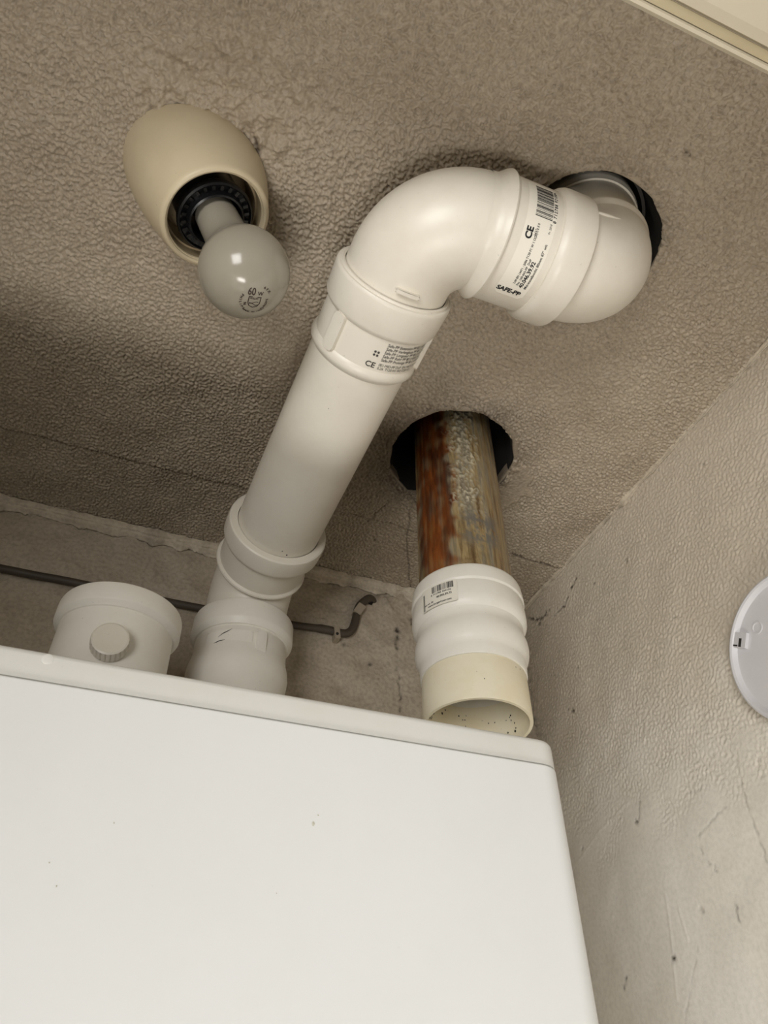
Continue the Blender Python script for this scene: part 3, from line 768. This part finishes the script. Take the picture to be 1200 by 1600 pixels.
# adapter: local s runs down from the collar's top edge
at_top = mt - md * ((mt[2] - .3705) / md[2])
ad = thing('pipe_adapter', 'white ribbed plastic adapter with barcode sticker, pushed onto the rusty pipe', 'pipe socket', at_top, GRP)
dn = -md
ap = [(.012, .0396), (.001, .0396), (.001, MR + .0006), (.0, MR + .0008), (0, .0448), (.0010, .0458), (.003, .0464), (.0135, .0474), (.0150, .0473), (.0162, .0464), (.0168, .0462), (.0180, .0466), (.0310, .0472), (.0355, .0468), (.0385, .0452), (.0405, .0434), (.0425, .0430), (.0470, .0430), (.0500, .0440), (.0550, .0452), (.0600, .0456), (.0650, .0450), (.0690, .0434), (.0715, .0422), (.0740, .0419), (.0822, .0417), (.0832, .0413), (.0834, .0400), (.0834, .0382), (.06, .0382), (.012, .0390)]
ag = lathe(at_top, dn, ap, 96, ref=(0, -1, 0))
ab = part('adapter_body', ag, M_PVC2, ad, 30)
def ad_map(s, ang, r):
    d, e1, e2 = frame(md, (0, -1, 0)); e2 = e2 if e2[0] > 0 else -e2
    a0 = math.radians(ang)
    return lambda u, v, h=0: at_top + dn * s - dn * v + (r + h) * (math.cos(a0 + u / r) * e1 + math.sin(a0 + u / r) * e2)
am = ad_map(.0275, -57, .0470)
st2 = part('sticker', patch(lambda u, v: am(u, v, .0005), .033, .0215, .001), M_STICK, ab, 60, 'small white barcode sticker')
ls = [move2d(barcode2d(.019, .0062, 9), -.0055, .0030), move2d(text2d('8 712788 304326', .0022, .00005, space=1.15), -.0065, .0006),
      move2d(text2d('40.045.39.73', .0026, .00008), -.0015, -.0030), move2d(text2d('met wit  80', .0020, .00004), -.0140, -.0058), move2d(text2d('www.burgerhout.com', .0024, .00006), -.0100, -.0087),
      move2d(rect2d(-.0150, -.0143, -.010, .006), 0, 0), move2d(rect2d(-.0138, -.0134, -.010, .006), 0, 0)]
part('sticker_print', wrap(join2d(*ls), lambda u, v: am(u, v, .0007)), M_INK, st2, 0, 'black barcode and lettering')
# yellowed stub hanging from it, open at the bottom
s0 = .0835
stub_top = at_top + dn * s0
L_st = .0372
sb = thing('pipe_stub', 'yellowed cream pipe stub with open dark-speckled end, hanging above the boiler', 'pipe', stub_top + dn * L_st)
sp_ = [(0, .0380), (0, .0405), (.002, .0408), (L_st - .001, .0411), (L_st, .0407), (L_st, .0384), (L_st - .001, .0380), (0, .0380)]
sbb = part('tube', lathe(stub_top, dn, sp_, 96, ref=(0, -1, 0)), M_CREAM, sb, 30)
r9 = random.Random(4)
dsp, e1s, e2s = frame(md, (0, -1, 0))
for i in range(64):
    a = math.radians(r9.uniform(100, 260)); s = L_st - abs(r9.gauss(.012, .010)) - .002
    if s < .003: continue
    q = math.cos(a) * e1s + math.sin(a) * e2s
    part('soot_speck', flake(stub_top + dn * s + q * .0379, -q, r9.choice([.0005, .0006, .0008, .0012]), i), M_MARK, sbb, 0)
for a, s in ((-18, .022), (22, .005), (30, .004)):
    q = math.cos(math.radians(a)) * e1s + math.sin(math.radians(a)) * e2s
    part('soot_speck', flake(stub_top + dn * s + q * .0410, q, .0005, 7), M_MARK, sbb, 0)

# ------------------------------------------------------------------ ceiling lamp holder with bulb
Bc = V(.0097, .2664, .4451); la = unit(V(.42, .0, -.907))
lb = V(-.040, .2660, ZC)
lamp = thing('ceiling_lamp_holder', 'slanted beige bakelite lamp holder on the ceiling with a black screw socket', 'lamp', lb)
ring_c = Bc - la * .0585 + V(-.0015, 0, 0)
def lamp_shell():
    seg = 96; a = np.arange(seg) * 2 * math.pi / seg
    ax = unit(V(1, 0, 0) - (la[0]) * la); ay = np.cross(la, ax); ay = ay if ay[1] > 0 else -ay
    rows = []
    base = np.stack([lb[0] + .0520 * np.cos(a), lb[1] + .0480 * np.sin(a), np.full(seg, ZC + .001)], 1)
    rim = lambda r, off: ring_c + la * off + r * (np.cos(a)[:, None] * ax + np.sin(a)[:, None] * ay)
    R1 = .0390
    end = rim(R1, -.004)
    tang = rim(R1 + .0105, -.030)
    for t in np.linspace(0, 1, 14): rows.append((1 - t) ** 2 * base + 2 * t * (1 - t) * (tang * .6 + base * .4) + t * t * end)
    for r, off in ((R1 - .0006, -.0015), (R1 - .0018, -.0002), (R1 - .0032, .0), (R1 - .0044, -.0008), (R1 - .0048, -.0022), (R1 - .0052, -.0022), (R1 - .0056, -.0035)): rows.append(rim(r, off))
    n = len(rows); v = np.vstack(rows)
    f = [[i * seg + k, i * seg + (k + 1) % seg, (i + 1) * seg + (k + 1) % seg, (i + 1) * seg + k] for i in range(n - 1) for k in range(seg)]
    return v, f
part('shell', lamp_shell(), M_LAMP, lamp, 40)
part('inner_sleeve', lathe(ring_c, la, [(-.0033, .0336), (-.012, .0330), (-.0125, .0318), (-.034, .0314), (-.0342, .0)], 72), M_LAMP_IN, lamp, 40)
sockp = [(-0.031, 0.0235), (-0.01, 0.024), (-0.0085, 0.0262), (-0.005, 0.027), (-0.0026, 0.0266), (-0.0016, 0.0254), (-0.0042, 0.0246), (-0.005, 0.0206), (-0.0016, 0.0202), (0.0008, 0.0196), (0.0014, 0.0184), (-0.001, 0.0176), (-0.012, 0.0165), (-0.028, 0.016)]
skt = part('socket', lathe(ring_c, la, sockp, 72), M_BLACK, lamp, 30, 'black ribbed screw socket')
sd, s1, s2 = frame(la)
for k in range(24):
    a = 2 * math.pi * k / 24; q = math.cos(a) * s1 + math.sin(a) * s2; w = np.cross(la, q); c0 = ring_c + la * -.0042 + q * .0226
    v = np.array([c0 + la * x + q * y + w * z for x in (-.0012, .0016) for y in (-.0018, .0016) for z in (-.0011, .0011)])
    part('grip_tooth', (v, box(0, 1, 0, 1, 0, 1)[1]), M_BLACK, skt, 0)

bulb = thing('light_bulb', 'frosted round sixty watt light bulb screwed into the beige lamp holder', 'light bulb', Bc)
BR = .0300
bp = [(BR * math.cos(t), BR * math.sin(t)) for t in np.linspace(0, 2.12, 30)]
bp += [(-.0200, .0222), (-.0235, .0196), (-.0270, .0175), (-.0310, .0162), (-.0360, .0155), (-.0440, .0150), (-.0660, .0146)]
part('glass', lathe(Bc, la, bp, 80), M_BULB, bulb, 80)
part('screw_cap', lathe(Bc, la, [(-.0655, .0131)] + [(-.0660 - .0016 * i, .0133 if i % 2 else .0124) for i in range(9)] + [(-.0815, .006), (-.0815, 0)], 48), NT('brass_cap').set(srgb(190, 170, 120), .3, Metallic=1.0), bulb, 40)
def bulb_print():
    # upright in the picture: text up follows the image's up on the glass
    up = CU - (CU @ la) * la; up = unit(up); right = np.cross(up, la); right = right if right @ CR > 0 else -right
    rl = math.radians(9); right, up = math.cos(rl) * right + math.sin(rl) * up, -math.sin(rl) * right + math.cos(rl) * up
    k = BR + .0002
    off = (-.0030, -.0010)
    fn = lambda u, v: Bc + k * unit(la * BR + right * (u + off[0]) + up * (v + off[1]))
    g = [move2d(text2d('60', .0074, .00015, squeeze=.72), -.0056, .0046), move2d(text2d('W', .0036, .0001), .0012, .0048)]
    # shield
    out = [(-.0042, .0036), (.0042, .0036), (.0042, -.0012), (.0030, -.0038), (0, -.0052), (-.0030, -.0038), (-.0042, -.0012)]
    inn = [(x * .86, y * .86 - .0001) for x, y in out]; n = len(out)
    g.append((np.array(out + inn), [[i, (i + 1) % n, n + (i + 1) % n, n + i] for i in range(n)]))
    g.append(move2d(text2d('PHILIPS', .0017, .00003), -.0031, .0016))
    for y0, sg in ((-.0008, 1), (-.0022, -1)):
        pts = [(x, y0 + sg * .0007 * math.sin(x / .0034 * math.pi)) for x in np.linspace(-.0030, .0030, 9)]
        g.append((np.array([(x, y + d) for x, y in pts for d in (-.00022, .00022)]), [[2 * i, 2 * i + 2, 2 * i + 3, 2 * i + 1] for i in range(8)]))
    def arc(s, a0, a1, r, size, inside):
        for i, ch in enumerate(s):
            if ch == ' ': continue
            a = math.radians(a0 + (a1 - a0) * i / max(1, len(s) - 1))
            rot = math.degrees(a) + (90 if inside else -90)
            g.append(move2d(move2d(text2d(ch, size, .00008, 'CENTER'), 0, -size * .35), r * math.cos(a), r * math.sin(a), rot))
    arc('PHILIPS', 158, 232, .0092, .0026, True)
    arc('MADE IN ITALY', 240, 325, .0098, .0021, True)
    arc('EUROPE', 318, 372, .0086, .0022, True)
    arc('6FX', 62, 40, .0118, .0027, False)
    g.append(move2d(text2d('96', .0028, .00006), -.0068, -.0016, -80))
    return wrap(join2d(*g), fn)
part('printed_mark', bulb_print(), M_BROWNINK, bulb, 0, 'small dark printed mark')

# ------------------------------------------------------------------ round plate on the right wall
dc = V(XW - .0015, .3207 * XW / .45 * .985, .2877 * XW / .45 * .985)
plate = thing('wall_plate', 'round white plastic mounting plate on the right wall with a small slot', 'wall plate', dc)
nx = V(-1, 0, 0); PRd = .0580
pprof = [(-.001, PRd - .0010), (.006, PRd - .0006), (.0105, PRd), (.0122, PRd - .0008), (.0126, PRd - .0020), (.0120, PRd - .0036), (.0100, PRd - .0052), (.0088, PRd - .0062), (.0085, PRd - .0090), (.0085, 0)]
pb = part('plate_body', lathe(dc, nx, pprof, 128, ref=(0, 1, 0)), M_DISC, plate, 30)
# tab with key slot on the far edge
cA = math.radians(34)
ty, tz = math.cos(cA), math.sin(cA)
tc = dc + nx * .0090 + V(0, ty, tz) * (PRd - .0105)
er, et = V(0, ty, tz), V(0, -tz, ty)
def tilebox(c, hx, hr, ht_, bevel=.0):
    v = np.array([c + nx * x + er * r + et * t for x in (-hx, hx) for r in (-hr, hr) for t in (-ht_, ht_)]); return v, box(0, 1, 0, 1, 0, 1)[1]
part('slot_tab', tilebox(tc, .0022, .0060, .0062), M_DISC, plate, 0)
part('slot', tilebox(tc + nx * .0022 - er * .0005 - et * .002, .0002, .0013, .0034), M_MARK, plate, 0, 'dark slot')
part('slot_notch', tilebox(tc + nx * .0022 + er * .0052 - et * .0046, .0002, .0034, .0006), M_MARK, plate, 0, 'dark slot')
part('embossed_ring', lathe(dc + nx * .0083 + V(0, .022, .028), nx, [(0, .0052), (.0007, .005), (.0007, .0040), (0, .0038)], 32), M_DISC, pb, 40)

# ------------------------------------------------------------------ old cable clipped to the back wall
yc = YB - .006
cab_px = [(-60, 878), (0, 888), (60, 900), (110, 909), (280, 944), (380, 962), (455, 976), (500, 982), (516, 985)]
pts = [on_y(x, y, yc) for x, y in cab_px] + [on_y(x, y, yc) for x, y in [(530, 989), (543, 989), (551, 982), (556, 966), (558, 955), (563, 945), (571, 938)]] + [on_y(577, 935, yc + .002), on_y(581, 937, yc + .006), on_y(583, 941, yc + .010)]
def catmull(P, n=6):
    out = []
    P = [P[0]] + list(P) + [P[-1]]
    for i in range(1, len(P) - 2):
        for t in np.linspace(0, 1, n, endpoint=False):
            a, b, c, d = P[i - 1:i + 3]
            out.append(.5 * ((2 * b) + (-a + c) * t + (2 * a - 5 * b + 4 * c - d) * t * t + (-a + 3 * b - 3 * c + d) * t ** 3))
    out.append(P[-2]); return out
cp_ = catmull(pts)
cable = thing('electric_cable', 'old grey cable clipped along the back wall, bending up to a dark hole', 'cable', pts[0])
rad = [.0048 if p[0] > .19 else .0042 for p in cp_]
part('sheath', sweep(cp_, rad, 14, cap=True), M_CABLE, cable, 60)
def clip(px, py, w, h, rot):
    c = on_y(px, py, yc - .0045); cs, sn = math.cos(math.radians(rot)), math.sin(math.radians(rot)); vs = []
    for y in (-.0008, .0105):
        for u, v in rounded_rect(w, h, .0015, 3): vs.append(c + V(u * cs - v * sn, y, u * sn + v * cs))
    n = len(vs) // 2
    return np.array(vs), [[i, (i + 1) % n, n + (i + 1) % n, n + i] for i in range(n)] + [list(range(n))[::-1], list(range(n, 2 * n))]
k1 = part('clip', clip(527, 988, .0065, .0165, 8), M_CLIP, cable, 30, 'pale plastic clip')
c = on_y(527, 990, yc - .0055); part('clip_nail', lathe(c, (0, -1, 0), [(-.001, .0017), (.0006, .0017), (.0008, 0)], 12), M_MARK, k1, 30)
part('clip', clip(562, 951, .0150, .0095, 62), M_CLIP, cable, 30, 'pale plastic clip')
hc = on_y(578, 938, YB - .0016)
part('wall_hole', flake((hc[0], YB - .0022, hc[2]), (0, -1, 0), .007, 2), M_DARK, cable, 0, 'dark hole in the plaster')
